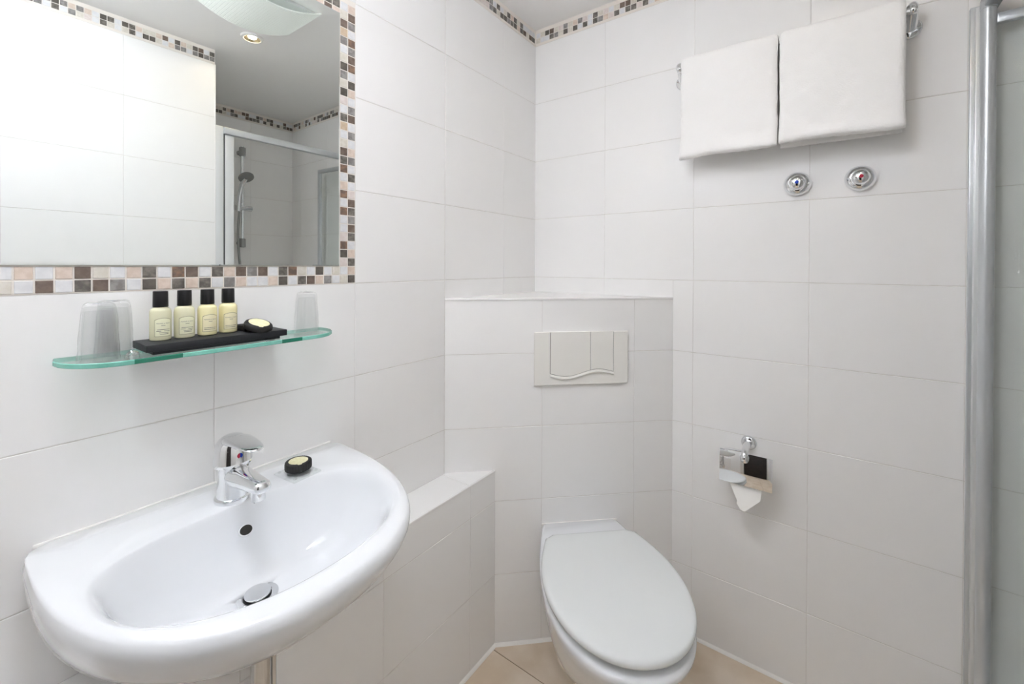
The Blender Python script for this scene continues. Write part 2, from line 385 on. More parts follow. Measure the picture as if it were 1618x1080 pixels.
# mirror
my0, my1, mz0, mz1 = FRY0+2*PITCH_M+.006, FRY1-2*PITCH_M-.0035, FRZ0+2*PITCH_M+.0025, FRZ1-2*PITCH_M-.004
mr = thing('wall_mirror', 'large frameless mirror set in the mosaic frame above the basin', 'mirror', (0, (my0+my1)/2, mz0))
hw, hh = (my1-my0)/2, mz1-mz0
o = boxo('mirror_backing', (.0, -hw, 0), (.0042, hw, hh), M['mirror_edge'], mr)
bm = bmesh.new(); e = .0022
vs = [bm.verts.new(p) for p in ((.0046, -hw+e, e), (.0046, hw-e, e), (.0046, hw-e, hh-e), (.0046, -hw+e, hh-e), (.0043, -hw, 0), (.0043, hw, 0), (.0043, hw, hh), (.0043, -hw, hh))]
bm.faces.new(vs[:4])
for i in range(4): bm.faces.new((vs[i], vs[4+i], vs[4+(i+1) % 4], vs[(i+1) % 4]))
fin('mirror_glass', bm, M['mirror'], mr, smooth=False)

# floor tiles and silicone beads
fx = [-.09, -.0005, .0, 1.02, 1.34, 2.1]; fy = [-1.95, -1.797, -1.347, -.897, -.447, 0]
for i in range(5):
    for j in range(5):
        a, b, c, d = max(fx[i], 0), fx[i+1], fy[j], fy[j+1]
        if a < XR-.05 and b > XR: b = XR
        if a >= XR: continue
        if j == 4 and i == 0: a, c = .0, fy[4]
        place_tile(fl, V(0, 0, -.002), V(1, 0, 0), V(0, 1, 0), V(0, 0, 1), a, b, c, d, 'floor_tile', M['floor_tile'], gap=.0016, proud=.002, deep=.001, ch=.0008, tilt=.0003)
def bead(name, a, b, n, label, r=.0092, z=0):
    a, b, n = V(*a), V(*b), V(*n).normalized(); bm = bmesh.new()
    loft(bm, [[p-n*.001+V(0, 0, -.001), p+n*r+V(0, 0, -.001), p+n*r*.75+V(0, 0, r*.5), p+n*r*.35+V(0, 0, r*.9), p-n*.001+V(0, 0, r*1.05)] for p in (a, b)])
    return tag(fin(name, bm, M['silicone']), label, kind='structure')
bead('baseboard_corner', (LX, yb, .0), tuple(BR), BN, 'white silicone joint at the foot of the corner boxing')
bead('baseboard_back', tuple(BR), (XR, 0, 0), (0, -1, 0), 'white silicone joint at the foot of the towel rail wall')
bead('baseboard_ledge', (LX, YF, 0), (LX, yb, 0), (1, 0, 0), 'white silicone joint at the foot of the low ledge')
bead('baseboard_right', (XR, YF, 0), (XR, YS, 0), (-1, 0, 0), 'white silicone joint under the wall facing the mirror')

# door behind the camera
d1 = tag(boxo('door_1', (DX0+.004, YF-.055, .006), (DX1-.004, YF-.015, DH-.004), M['wood'], bev=.002), 'dark wooden door behind the camera', kind='structure')
for (z0, z1) in ((.14, .92), (1.06, 1.88)):
    boxo('door_panel', (DX0+.12, YF-.016, z0), (DX1-.12, YF-.010, z1), M['wood'], d1, bev=.003)
bm = bmesh.new(); lathe(bm, [(.0, 0), (.024, 0), (.024, .006), (.012, .008), (.010, .035), (.0, .035)], 20, axis_mx((DX0+.07, YF-.0155, 1.03), (0, 1, 0))); tube(bm, [(DX0+.07, YF+.016, 1.03), (DX0+.12, YF+.018, 1.03), (DX0+.18, YF+.017, 1.028)], .008, 10, 4)
fin('door_handle', bm, M['steel'], d1)
bm = bmesh.new(); box(bm, (DX0-.055, YF-.02, 0), (DX0, YF+.008, DH+.055), .002); box(bm, (DX1, YF-.02, 0), (DX1+.055, YF+.008, DH+.055), .002); box(bm, (DX0, YF-.02, DH), (DX1, YF+.008, DH+.055), .002)
tag(fin('trim_9', bm, M['white_metal']), 'white frame round the dark door', kind='structure')

# ------------------------------------------------------------------ ceiling lights
dl = thing('added_dome_light', 'added round opal dome light above the camera, out of view', 'ceiling light', (.68, -1.46, CEIL))  # dome added out of view to give the main light
bm = bmesh.new(); lathe(bm, [(0, 0), (.128, 0), (.130, -.006), (.128, -.02), (0, -.02)], 40); fin('base', bm, M['white_metal'], dl)
bm = bmesh.new(); lathe(bm, [(.0, -.0205)]+[(.122*math.cos(a), -.0205-.085*math.sin(a)) for a in [i*math.pi/20 for i in range(10)]]+[(0, -.1055)], 40); fin('opal_shade', bm, M['opal'], dl)
up = thing('added_uplighter', 'added white bowl uplighter by the door, unseen, brightens the ceiling', 'fill lamp', (.34, YF, 1.86))  # lamp added out of view to throw light on the ceiling
bm = bmesh.new(); n = 28; rings = []
for q, z in ((.03, -.075), (.07, -.06), (.10, -.03), (.115, 0), (.111, 0), (.096, -.028), (.066, -.055), (.02, -.066)):
    rings.append([V(q*math.cos(math.pi*i/n), .004+q*.9*math.sin(math.pi*i/n), z) for i in range(n+1)])
loft(bm, rings, True, True); fin('bowl', bm, M['white_metal'], up)
bm = bmesh.new(); lathe(bm, [(0, -.020), (.040, -.020), (.040, -.012), (0, -.012)], 24, Matrix.Translation((0, .051, 0)) @ Matrix.Diagonal((1.8, 1, 1, 1))); fin('lamp_disc', bm, M['fill_uplight'], up)
def downlight(loc, label):
    e = thing('recessed_spotlight', label, 'spotlight', loc, 0)
    bm = bmesh.new(); lathe(bm, [(.031, .0005), (.033, -.008), (.036, -.0095), (.043, -.007), (.0455, -.001), (.0455, .0005), (.031, .0005)], 36, None, False); fin('ring', bm, M['white_metal'], e)
    bm = bmesh.new(); lathe(bm, [(.0325, -.0075), (.019, -.0006), (.016, .0004), (.031, .0004), (.0325, -.0075)], 32, None, False); fin('reflector', bm, M['gold'], e)
    bm = bmesh.new(); lathe(bm, [(.0, .0), (.0165, .0), (.0155, -.002), (.01, -.0032), (0, -.0036)], 28); fin('bulb', bm, M['bulb'], e)
    return e
downlight((1.071, -.70, CEIL), 'lit warm recessed spotlight in the ceiling seen in the mirror')
# bowed glass ceiling lamp
lx0, lx1, ly0, ly1 = .63, .895, -1.00, -.625
la = thing('glass_ceiling_lamp', 'bowed textured white glass ceiling lamp seen in the mirror', 'ceiling lamp', ((lx0+lx1)/2, (ly0+ly1)/2, CEIL))
ax, ay = (lx1-lx0)/2, (ly1-ly0)/2
boxo('base_plate', (-ax*.8, -ay*.93, -.012), (ax*.8, ay*.93, 0), M['alu_white'], la, bev=.003)
bm = bmesh.new(); N = 24; rings = []
for i in range(N+1):
    s = -1+2*i/N; y = ay*s; z = -.012-.052*(1-s*s); tn = V(0, ay, -.052*(-2*s)).normalized(); nn = V(0, -tn.z, tn.y)
    xw = ax*(1-.0*abs(s)); rings.append([V(-xw, y, z), V(xw, y, z), V(xw, y, z)+nn*.005, V(-xw, y, z)+nn*.005])
loft(bm, rings); fin('bowed_glass', bm, M['lampglass'], la, angle=50)

# ------------------------------------------------------------------ washbasin
SY, SZ = -1.216, .838
CX0 = .205
def cast(inside, n):
    out = []
    for i in range(n):
        a = 2*math.pi*i/n; c, q = math.cos(a), math.sin(a); lo, hi = 0, .6
        for _ in range(40):
            md = (lo+hi)/2
            if inside(CX0+md*c, md*q): lo = md
            else: hi = md
        out.append((CX0+lo*c, lo*q))
    return out
def _in(x, y, x0, af, ab, hwid, pf_, pb):
    X = (x-x0)/(af if x >= x0 else ab); p = pf_ if x >= x0 else pb
    return abs(X)**p+abs(y/hwid)**p <= 1
_OUT = _INN = None
def outline_outer(n, sc_=1.0, dx=0):
    global _OUT
    if _OUT is None: _OUT = cast(lambda x, y: _in(x, y, .10, .367, .100, .270, 2.35, 9.0), n)
    out = []
    for i, (x, y) in enumerate(_OUT):
        side = abs(y/.27)**3*max(0, 1-max(0, x-.1)/.3)
        k = sc_+(1-sc_)*.62*side if sc_ < .99 else sc_
        out.append((.10+(x-.10)*(k if x > .1 else 1)+dx, y*k))
    return out
def outline_inner(n, sc_=1.0, cx=.200, cy=-.002):
    global _INN
    if _INN is None: _INN = cast(lambda x, y: _in(x, y, .235, .183, .105, .222, 2.15, 3.0), n)
    return [(cx+(x-cx)*sc_, cy+(y-cy)*sc_) for x, y in _INN]
NS = 144
sink = thing('washbasin', 'white ceramic wall-mounted washbasin with a curved front', 'washbasin', (0, SY, 0))
rings = []
def orng(s, z, dx=0, back=True):
    r = []
    for (x, y) in outline_outer(NS, s, dx):
        r.append(V(max(x, .0012), y, z))
    return r
for s, z, dx in ((.30, .662, -.03), (.50, .670, -.03), (.66, .688, -.025), (.79, .715, -.018), (.885, .745, -.012), (.945, .772, -.006), (.980, .795, -.002), (.996, .812, 0), (.998, .823, 0), (.990, .832, 0), (.974, .8365, 0)):
    rings.append(orng(s, z, dx))
_a, _b = orng(.95, .838), [V(x, y, .838) for x, y in outline_inner(NS, 1.035)]
for _t, _z in ((.0, .8380), (.33, .8388), (.66, .8390)): rings.append([p.lerp(q, _t)+V(0, 0, _z-.838) for p, q in zip(_a, _b)])
for s, z in ((1.035, .8380), (1.012, .8355), (.985, .829), (.95, .815), (.91, .795), (.86, .771), (.79, .747), (.69, .725), (.54, .707), (.37, .6965), (.22, .692)):
    rings.append([V(x, y, z) for x, y in outline_inner(NS, s)])
rings.append([V(.198+.031*math.cos(2*math.pi*i/NS), -.002+.031*math.sin(2*math.pi*i/NS), .691) for i in range(NS)])
bm = bmesh.new(); loft(bm, rings, True, True); basin = fin('basin', bm, M['ceramic'], sink, angle=180)
# silicone where basin meets the wall
bm = bmesh.new(); box(bm, (.0014, -.255, .8345), (.0060, .255, .8405), .0018); fin('silicone_joint', bm, M['silicone'], sink)
# overflow opening
mxo = axis_mx((.150, -.003, .793), (.80, 0, .60))
bm = bmesh.new(); lathe(bm, [(0, .0), (.0125, .0), (.0122, .0035), (.0095, .004), (.009, .002), (0, .002)], 24, mxo @ Matrix.Diagonal((.85, 1.0, 1, 1)))
ov = fin('overflow_ring', bm, M['ceramic'], sink)
bm = bmesh.new(); lathe(bm, [(0, .0005), (.0105, .0005), (.0105, .0046), (0, .0048)], 24, mxo @ Matrix.Diagonal((.8, 1.0, 1, 1))); fin('overflow_hole', bm, M['dark'], sink)
bm = bmesh.new(); lathe(bm, [(.024, -.004), (.033, .0005), (.0335, .0018), (.031, .0026), (.0245, .0016), (.0225, -.006), (.0225, -.012)], 40, Matrix.Translation((.198, -.002, .691))); fin('drain_ring', bm, M['chrome'], sink)
bm = bmesh.new(); lathe(bm, [(0, -.006), (.0225, -.006), (.0225, .0022), (0, .0022)], 32, Matrix.Translation((.198, -.002, .691))); fin('drain_hole', bm, M['black'], sink)
bm = bmesh.new(); lathe(bm, [(0, .004), (.0205, .004), (.0215, .0065), (.0210, .0085), (.013, .0098), (0, .0102)], 32, Matrix.Translation((.198, -.002, .691))); fin('drain_plug', bm, M['chrome'], sink)
# waste pipe
wp = thing('waste_pipe', 'chrome waste pipe and trap under the washbasin', 'pipe', (.205, SY, 0))
bm = bmesh.new(); lathe(bm, [(0, .36), (.0165, .36), (.0165, .655), (0, .655)], 24); fin('tailpiece', bm, M['steel'], wp)
bm = bmesh.new(); lathe(bm, [(0, .27), (.024, .272), (.033, .29), (.033, .37), (.027, .385), (0, .385)], 28); fin('bottle_trap', bm, M['chrome'], wp)
bm = bmesh.new(); tube(bm, [(-.02, 0, .345), (-.05, 0, .345), (-.079, 0, .345)], .016, 16); fin('outlet', bm, M['chrome'], wp)
bm = bmesh.new(); tube(bm, [(-.02, .03, .60), (-.019, .03, .54), (-.03, .033, .46), (-.076, .036, .42)], .006, 10, 5); fin('supply_hose', bm, M['steel'], wp)
# faucet
fa = thing('basin_mixer', 'chrome single lever mixer tap on the washbasin', 'faucet', (.098, SY-.004, SZ))
bm = bmesh.new(); lathe(bm, [(0, -.002), (.0305, -.002), (.0315, .002), (.031, .0065), (.028, .0085), (0, .0085)], 40); fin('base_ring', bm, M['chrome'], fa)
bm = bmesh.new(); lathe(bm, [(0, .0085), (.0272, .0085), (.0268, .02), (.0262, .04), (.0265, .055), (.028, .063), (.0275, .069), (0, .07)], 40); fin('body', bm, M['chrome'], fa)
def ell(x, y, z, hy, hz, n=28, p=2.4, tilt=0):
    r = []
    for i in range(n):
        a = 2*math.pi*i/n; c, s = math.cos(a), math.sin(a)
        r.append(V(x-tilt*hz*math.copysign(abs(s)**(2/p), s), y+hy*math.copysign(abs(c)**(2/p), c), z+hz*math.copysign(abs(s)**(2/p), s)))
    return r
bm = bmesh.new(); loft(bm, [ell(.0, 0, .050, .020, .0185), ell(.02, 0, .0505, .021, .019), ell(.045, 0, .0515, .020, .0175), ell(.075, 0, .054, .018, .0145), ell(.1, 0, .0565, .0165, .0125), ell(.118, 0, .058, .0155, .0115), ell(.127, 0, .058, .013, .0095), ell(.131, 0, .058, .008, .006)]); fin('spout', bm, M['chrome'], fa, angle=60)
bm = bmesh.new(); lathe(bm, [(0, .030), (.0095, .030), (.0118, .032), (.0118, .048), (0, .05)], 28, Matrix.Translation((.112, 0, 0)) @ Matrix.Rotation(math.radians(-8), 4, 'Y')); fin('aerator', bm, M['chrome'], fa)
bm = bmesh.new()
lathe(bm, [(0, .069), (.0325, .069), (.0335, .072), (.033, .076), (.0322, .088), (.031, .099), (.0285, .109), (.0235, .1165), (.0155, .122), (.007, .1245), (0, .125)], 40)
lev = fin('lever', bm, M['chrome'], fa, angle=60)
bm = bmesh.new(); loft(bm, [ell(-.012, 0, .1115, .016, .007), ell(0, 0, .1145, .022, .0085), ell(.02, 0, .1175, .0245, .0070), ell(.045, 0, .1195, .0228, .0052), ell(.07, 0, .1200, .0200, .0042), ell(.09, 0, .1195, .0165, .0034), ell(.100, 0, .1188, .012, .0026), ell(.104, 0, .1184, .006, .0016)])
fin('lever_blade', bm, M['chrome'], lev, angle=70)
for s, k in ((1, 'blue'), (-1, 'red')):
    bm = bmesh.new(); r = .0048
    pts = [V(r*math.cos(a)*s, r*math.sin(a)) for a in [math.pi*(-.5+i/12) for i in range(13)]]
    loft(bm, [[V(.0302, p.x, .0905+p.y) for p in pts], [V(.0322, p.x, .0905+p.y) for p in pts]])
    fin('temperature_mark', bm, M[k], lev, smooth=False)
# soap dish with wrapped soap
sd = thing('glass_soap_dish', 'small square clear glass dish on the washbasin deck', 'soap dish', (.103, -1.096, SZ+.0006), math.radians(6))
bm = bmesh.new(); box(bm, (-.036, -.032, 0), (.036, .032, .004), .0012); fin('plate', bm, M['dish'], sd)
for x, y in ((-.018, -.016), (.018, -.016), (-.018, .016), (.018, .016), (.0, 0), (.028, -.024), (.028, .024), (-.028, .024), (-.028, -.024)):
    bm = bmesh.new(); lathe(bm, [(0, .0041), (.0036, .0041), (.003, .0062), (.0015, .0075), (0, .0078)], 12, Matrix.Translation((x, y, 0))); fin('knob', bm, M['dish'], sd)
def soap(name, label, loc, rot, pleats, h=.0145, r=.0265):
    e = thing(name, label, 'soap', loc); e.rotation_euler = rot
    bm = bmesh.new(); n = 96; prof = [(0, 0), (r*.86, 0), (r*.97, h*.18), (r, h*.4), (r, h*.62), (r*.95, h*.85), (r*.84, h), (r*.4, h), (0, h)] if not pleats else [(0, 0), (r*.9, 0), (r*.98, h*.08), (r, h*.2), (r, h*.8), (r*.985, h*.92), (r*.94, h), (r*.5, h), (0, h)]; rings = []
    for q, z in prof:
        rings.append([V(max(q, 1e-5)*(1+(pleats*math.cos(32*2*math.pi*i/n) if q > r*.8 else 0))*math.cos(2*math.pi*i/n), max(q, 1e-5)*(1+(pleats*math.cos(32*2*math.pi*i/n) if q > r*.8 else 0))*math.sin(2*math.pi*i/n), z) for i in range(n)])
    loft(bm, rings); fin('wrapper', bm, M['soapwrap'], e)
    bm = bmesh.new(); n = 48; pts = []
    for i in range(n):
        a = 2*math.pi*i/n; q = r*.73
        if abs(math.degrees(a)-331) < 10: q = r*.88
        pts.append((q*math.cos(a), q*math.sin(a)))
    loft(bm, [[V(*p, h+.0001) for p in pts], [V(*p, h+.0005) for p in pts]]); fin('sticker', bm, M['sticker'], e, smooth=False)
    return e
soap('wrapped_soap', 'round black pleated soap with cream sticker on the glass dish', (.100, -1.093, SZ+.0089), (0, 0, math.radians(10)), .016, h=.0175)

# ------------------------------------------------------------------ glass shelf and what stands on it
SHZ = 1.135; sy0, sy1, sdp = -1.452, -.988, .112
sh = thing('glass_shelf', 'clear glass wall shelf with green edges under the mirror', 'shelf', (0, (sy0+sy1)/2, SHZ))
hl = (sy1-sy0)/2; R_ = .075; pts = [(.0015, -hl+.006)]
n = 14
for i in range(n+1):
    a = math.pi/2*i/n; pts.append((sdp-.085+.085*math.sin(a), -hl+R_-R_*math.cos(a)))
def bow(y): return sdp+.004*(1-(y/hl)**2)
br_y = [(-.215+.026*0-.0, 0)]
ys = [-.150, -.120, -.10, -.085, -.05, 0, .05, .085, .098, .128, .150]
pts = [(.0015, -hl+.004)]
for i in range(n+1):
    a = math.pi/2*i/n; pts.append((bow(-hl+R_)-.085+.085*math.sin(a), -hl+R_-R_*math.cos(a)))
pts += [(bow(y), y) for y in ys]
for i in range(n, -1, -1):
    a = math.pi/2*i/n; pts.append((bow(hl-R_)-.085+.085*math.sin(a), hl-R_+R_*math.cos(a)))
pts.append((.0015, hl-.004))
bm = bmesh.new(); c = .0012
def inset(p, k):
    q = V(*p); ce = V(.04, max(-hl+R_, min(hl-R_, q.y))); dd = (ce-q); return q+dd.normalized()*k if dd.length > 1e-6 else q
rings = [[V(*inset(p, c), -.008) for p in pts], [V(*p, -.008+c) for p in pts], [V(*p, -c) for p in pts], [V(*inset(p, c), 0) for p in pts]]
loft(bm, rings); bm.faces.ensure_lookup_table()
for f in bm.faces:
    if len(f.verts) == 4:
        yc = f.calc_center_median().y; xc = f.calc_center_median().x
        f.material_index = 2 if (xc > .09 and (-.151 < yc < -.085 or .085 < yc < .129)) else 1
fin('glass_plate', bm, [M['shelf'], M['shelf_edge'], M['shelf_reflection']], sh, smooth=False)
for y in (-.128, .112):
    bm = bmesh.new(); lathe(bm, [(0, 0), (.0105, 0), (.0105, .003), (.0075, .005), (.0065, .012), (0, .012)], 24, axis_mx((.0016, y, -.012), (1, 0, 0))); b_ = fin('bracket', bm, M['chrome'], sh)
# tray
tr = thing('amenity_tray', 'long black tray on the glass shelf', 'tray', (.064, -1.236, SHZ+.0002))
bm = bmesh.new(); box(bm, (-.030, -.106, 0), (.032, .106, .006), .0006); fin('foot', bm, M['tray'], tr)
bm = bmesh.new(); hx, hy, z0, z1 = .040, .117, .006, .0185
box(bm, (-hx, -hy, z0), (hx, hy, z1), .0012); fin('plate', bm, M['tray'], tr)
TZ = SHZ+.0002+.0185
# bottles
def text_mesh(body, size):
    cu = bpy.data.curves.new('print', 'FONT'); cu.body = body; cu.size = size; cu.align_x = 'CENTER'; cu.resolution_u = 2; cu.space_character = 1.15
    ob = bpy.data.objects.new('print', cu); COL.objects.link(ob); bpy.context.view_layer.update()
    me = ob.to_mesh(); vs = [v.co.copy() for v in me.vertices]; fs = [list(p.vertices) for p in me.polygons]
    ob.to_mesh_clear(); bpy.data.objects.remove(ob); bpy.data.curves.remove(cu)
    return vs, fs
TXT = text_mesh('PENNELA ROSE', .0026)
def bottle(kind, loc, label, lines):
    e = thing('toiletry_bottle', label, 'bottle', loc, 0, 'toiletry bottles on the black tray')
    R = .0160; H = .0585
    bm = bmesh.new(); lathe(bm, [(0, 0), (.0135, 0), (.0153, .0012), (R, .0038), (R, H-.011), (.0155, H-.006), (.0138, H-.002), (.0108, H), (.0090, H+.0012), (.0090, H+.004), (0, H+.004)], 40)
    fin('bottle_body', bm, M['shampoo' if kind else 'lotion'], e)
    bm = bmesh.new(); lathe(bm, [(0, H+.0012), (.0110, H+.0012), (.0114, H+.002), (.0110, H+.0285), (.0104, H+.0295), (0, H+.0295)], 32); fin('cap', bm, M['cap'], e)
    def wrap(u, z, r): return V(r*math.cos(u/R), r*math.sin(u/R), z)
    W2, zb_, zt_, arch = .0128, .0075, .0405, .0035
    top = lambda u: zt_-arch*(u/W2)**2
    bm = bmesh.new(); nn = 14
    vr = [[bm.verts.new(wrap(-W2+2*W2*i/nn, z if k == 0 else top(-W2+2*W2*i/nn), R+.00012)) for i in range(nn+1)] for k, z in enumerate((zb_, zt_))]
    for i in range(nn): bm.faces.new((vr[0][i], vr[0][i+1], vr[1][i+1], vr[1][i]))
    lb = fin('label', bm, M['label' if kind else 'label2'], e, normals=False)
    bm = bmesh.new(); path = [(-W2+2*W2*i/nn, zb_) for i in range(nn)]+[(W2, zb_+(top(W2)-zb_)*i/4) for i in range(4)]+[(W2-2*W2*i/nn, top(W2-2*W2*i/nn)) for i in range(nn)]+[(-W2, top(W2)-(top(W2)-zb_)*i/4) for i in range(4)]
    wdt = .00055; a = []; b2 = []
    for (u, z) in path:
        iu = u*(1-wdt/W2*1.0); iz = z+(wdt if z < .02 else -wdt); a.append(bm.verts.new(wrap(u, z, R+.0002))); b2.append(bm.verts.new(wrap(iu, iz, R+.0002)))
    for i in range(len(a)): j = (i+1) % len(a); bm.faces.new((a[i], a[j], b2[j], b2[i]))
    fin('border', bm, M['ink'], lb, smooth=False)
    bm = bmesh.new()
    for (vs, fs), z in ((TXT, .0300),):
        vv = [bm.verts.new(wrap(p.x, z+p.y, R+.0002)) for p in vs]
        for f in fs:
            try: bm.faces.new([vv[i] for i in f])
            except Exception: pass
    for k, (u0, u1, z) in enumerate([(-.003, .003, .0268)]+lines):
        a = [bm.verts.new(wrap(u0+(u1-u0)*i/6, z, R+.0002)) for i in range(7)]; b3 = [bm.verts.new(wrap(u0+(u1-u0)*i/6, z+.0007, R+.0002)) for i in range(7)]
        for i in range(6): bm.faces.new((a[i], a[i+1], b3[i+1], b3[i]))
    fin('lettering', bm, M['ink2'], lb, smooth=False)
    return e
L1 = [(-.009, .010, .0195), (-.010, -.003, .0168), (.001, .010, .0168), (-.006, .008, .0140), (-.005, .008, .0115)]
L2 = [(-.010, .010, .0145), (-.010, .009, .0115)]
bx = .052
bottle(1, (bx, -1.320, TZ+.0002), 'clear pale yellow bottle with black cap, nearest the wrapped tumblers', L1)
bottle(1, (bx, -1.284, TZ+.0002), 'second clear pale yellow bottle with black cap on the tray', L1)
bottle(0, (bx, -1.247, TZ+.0002), 'creamy yellow lotion bottle standing beside the clear bottles', L2)
bottle(0, (bx-.006, -1.209, TZ+.0002), 'creamy yellow lotion bottle next to the round soap', L2)
e = thing('soap_carton', 'small black block under the round soap on the tray', 'soap box', (.046, -1.176, TZ+.0002), math.radians(8))
bm = bmesh.new(); box(bm, (-.020, -.014, 0), (.018, .014, .0115), .0015); fin('box', bm, M['soapwrap'], e)
soap('wrapped_soap', 'round black soap with cream sticker leaning on the black tray', (.080, -1.168, TZ+.0040), (math.radians(0), math.radians(20), math.radians(18)), 0)

def tumbler(loc, label, rz):
    e = thing('wrapped_tumbler', label, 'tumbler', loc, rz, 'plastic wrapped tumblers on the glass shelf')
    bm = bmesh.new(); lathe(bm, [(.0212, 0), (.0226, 0), (.0218, .03), (.0196, .072), (.0186, .083), (.017, .086), (0, .086), (0, .079), (.0168, .079), (.0182, .07), (.0204, .03), (.0212, 0)], 40, None, False); fin('glass', bm, M['tumbler'], e)
    bm = bmesh.new(); n = 56; rings = []
    key = [(.0258, .0005), (.0252, .003), (.0248, .008), (.0245, .02), (.0238, .04), (.0228, .06), (.0214, .076), (.0204, .086), (.0188, .0905), (.013, .0925), (.006, .0918), (1e-5, .0915)]
    prof = []
    for (q0, z0), (q1, z1) in zip(key, key[1:]):
        m_ = max(1, int((z1-z0)/.0045)); prof += [(q0+(q1-q0)*i/m_, z0+(z1-z0)*i/m_) for i in range(m_)]
    prof.append(key[-1])
    for k, (q, z) in enumerate(prof):
        rr = []
        for i in range(n):
            a = 2*math.pi*i/n; p = V(math.cos(a), math.sin(a), z*28)+V(loc[0]*90, loc[1]*50, 0)
            d_ = .0011*noise.noise(p*1.3)+.0009*abs(noise.noise(p*3.1))+.0005*noise.noise(p*7)
            if z < .012: d_ += .0022*abs(noise.noise(p*2.2))
            if q < .004: d_ = 0
            z2 = z+(.0030*noise.noise(p*2.3) if z > .084 else 0)
            q2 = max(q+d_*1.3, 1e-5); rr.append(V(q2*math.cos(a), q2*math.sin(a), max(z2, .0004)))
        rings.append(rr)
    loft(bm, rings, False, True); fin('plastic_wrap', bm, M['wrap'], e, angle=9)
    return e
tumbler((.074, -1.405, SHZ+.0002), 'wrapped upturned tumbler at the rounded end of the shelf', .3)
tumbler((.031, -1.378, SHZ+.0002), 'wrapped upturned tumbler beside the black tray and bottles', 1.3)
tumbler((.052, -1.049, SHZ+.0002), 'single wrapped upturned tumbler beyond the round soap', 2.2)

# ------------------------------------------------------------------ toilet
TC = BL+BT*.464
tl = thing('wall_hung_toilet', 'white wall-hung toilet with closed lid below the flush plate', 'toilet', tuple(TC), math.atan2(BT.y, BT.x))
def egg(back, hwb, hwid, oc, front, z, n=14, m=22, pf=2.1, rb=.012):
    R = []
    # right side going outwards, front arc, left side back
    side = []
    for i in range(n+1):
        t = i/n; o_ = back+(oc-back)*t; s = math.sin(t*math.pi/2); side.append((hwb+(hwid-hwb)*s, o_))
    side[0] = (side[0][0]-rb*.8, side[0][1]); side.insert(1, (hwb+.0005, back+rb*.6))
    arc = []
    for i in range(1, m):
        a = math.pi/2*i/m; arc.append((hwid*abs(math.cos(a))**(2/pf), oc+(front-oc)*math.sin(a)**(2/pf)))
    right = side+arc
    pts = right+[(0, front)]+[(-x, y) for x, y in right[::-1]]
    return [V(x, -y, z) for x, y in pts]
B = .002
bm = bmesh.new()
loft(bm, [egg(B, .06, .07, .10, .17, .085), egg(B, .085, .098, .14, .235, .095), egg(B, .105, .122, .20, .325, .135), egg(B, .115, .142, .25, .41, .19), egg(B, .122, .158, .29, .475, .25), egg(B, .127, .174, .31, .530, .31), egg(B, .130, .182, .32, .565, .36), egg(B, .131, .187, .325, .582, .385), egg(B, .131, .1875, .325, .584, .396), egg(B, .129, .185, .325, .581, .402), egg(B+.002, .125, .180, .325, .573, .4045)])
fin('bowl', bm, M['ceramic'], tl, angle=60)
bm = bmesh.new()
loft(bm, [egg(.128, .124, .168, .325, .545, .4055, rb=.02), egg(.126, .126, .172, .325, .550, .4075, rb=.02), egg(.126, .126, .172, .325, .550, .4160, rb=.02), egg(.128, .124, .168, .325, .545, .4195, rb=.02)]); fin('seat', bm, M['lid'], tl, angle=60)
bm = bmesh.new(); Ld = lambda k, z: egg(.120+k, .141-k, .1905-k, .325, .578-k, z+.0035, rb=.022)
loft(bm, [Ld(.006, .4205), Ld(.001, .4225), Ld(0, .4265), Ld(0, .432), Ld(.002, .4365), Ld(.006, .4395), Ld(.014, .4412), Ld(.04, .4428), Ld(.08, .4438)]); fin('lid', bm, M['lid'], tl, angle=60)
for s in (-1, 1):
    bm = bmesh.new(); lathe(bm, [(0, .4045), (.013, .4045), (.013, .416), (.010, .419), (0, .4195)], 20, Matrix.Translation((s*.075, -.112, 0))); fin('hinge', bm, M['lid'], tl)
bm = bmesh.new(); pts = [(-.132, .402), (.132, .402)]; box(bm, (-.133, -.0042, .398), (.133, -.0008, .4055), .001); fin('silicone_joint', bm, M['silicone'], tl)
for s in (-1, 1):
    bm = bmesh.new(); lathe(bm, [(0, 0), (.011, 0), (.009, .005), (0, .007)], 16, axis_mx((s*.128, -.19, .24), (s, 0, -.15))); fin('bolt_cover', bm, M['lid'], tl)
# flush plate
PC = BL+BT*.4665
fp = thing('flush_plate', 'off-white dual flush plate with a wavy lower edge', 'flush plate', (PC.x, PC.y, .973), math.atan2(BT.y, BT.x))
hw, hh = .166, .0915
bm = bmesh.new()
def rrect(hx, hz, y, r=.004, n=4):
    out = []
    for cx, cz, a0 in ((hx-r, hz-r, 0), (-hx+r, hz-r, 90), (-hx+r, -hz+r, 180), (hx-r, -hz+r, 270)):
        for i in range(n+1): a = math.radians(a0+90*i/n); out.append(V(cx+r*math.cos(a), -y, cz+r*math.sin(a)))
    return out
loft(bm, [rrect(hw-.003, hh-.003, .0014), rrect(hw-.001, hh-.001, .006), rrect(hw, hh, .010), rrect(hw-.0006, hh-.0006, .0125), rrect(hw-.003, hh-.003, .014)]); fin('cover', bm, M['plastic'], fp, angle=12)
def wave(x):  # lower edge of the buttons, local z
    t = (x+.110)/.222
    return -.0505-.0105*math.sin(2*math.pi*min(1, max(0, t))*1.0)+.003*t
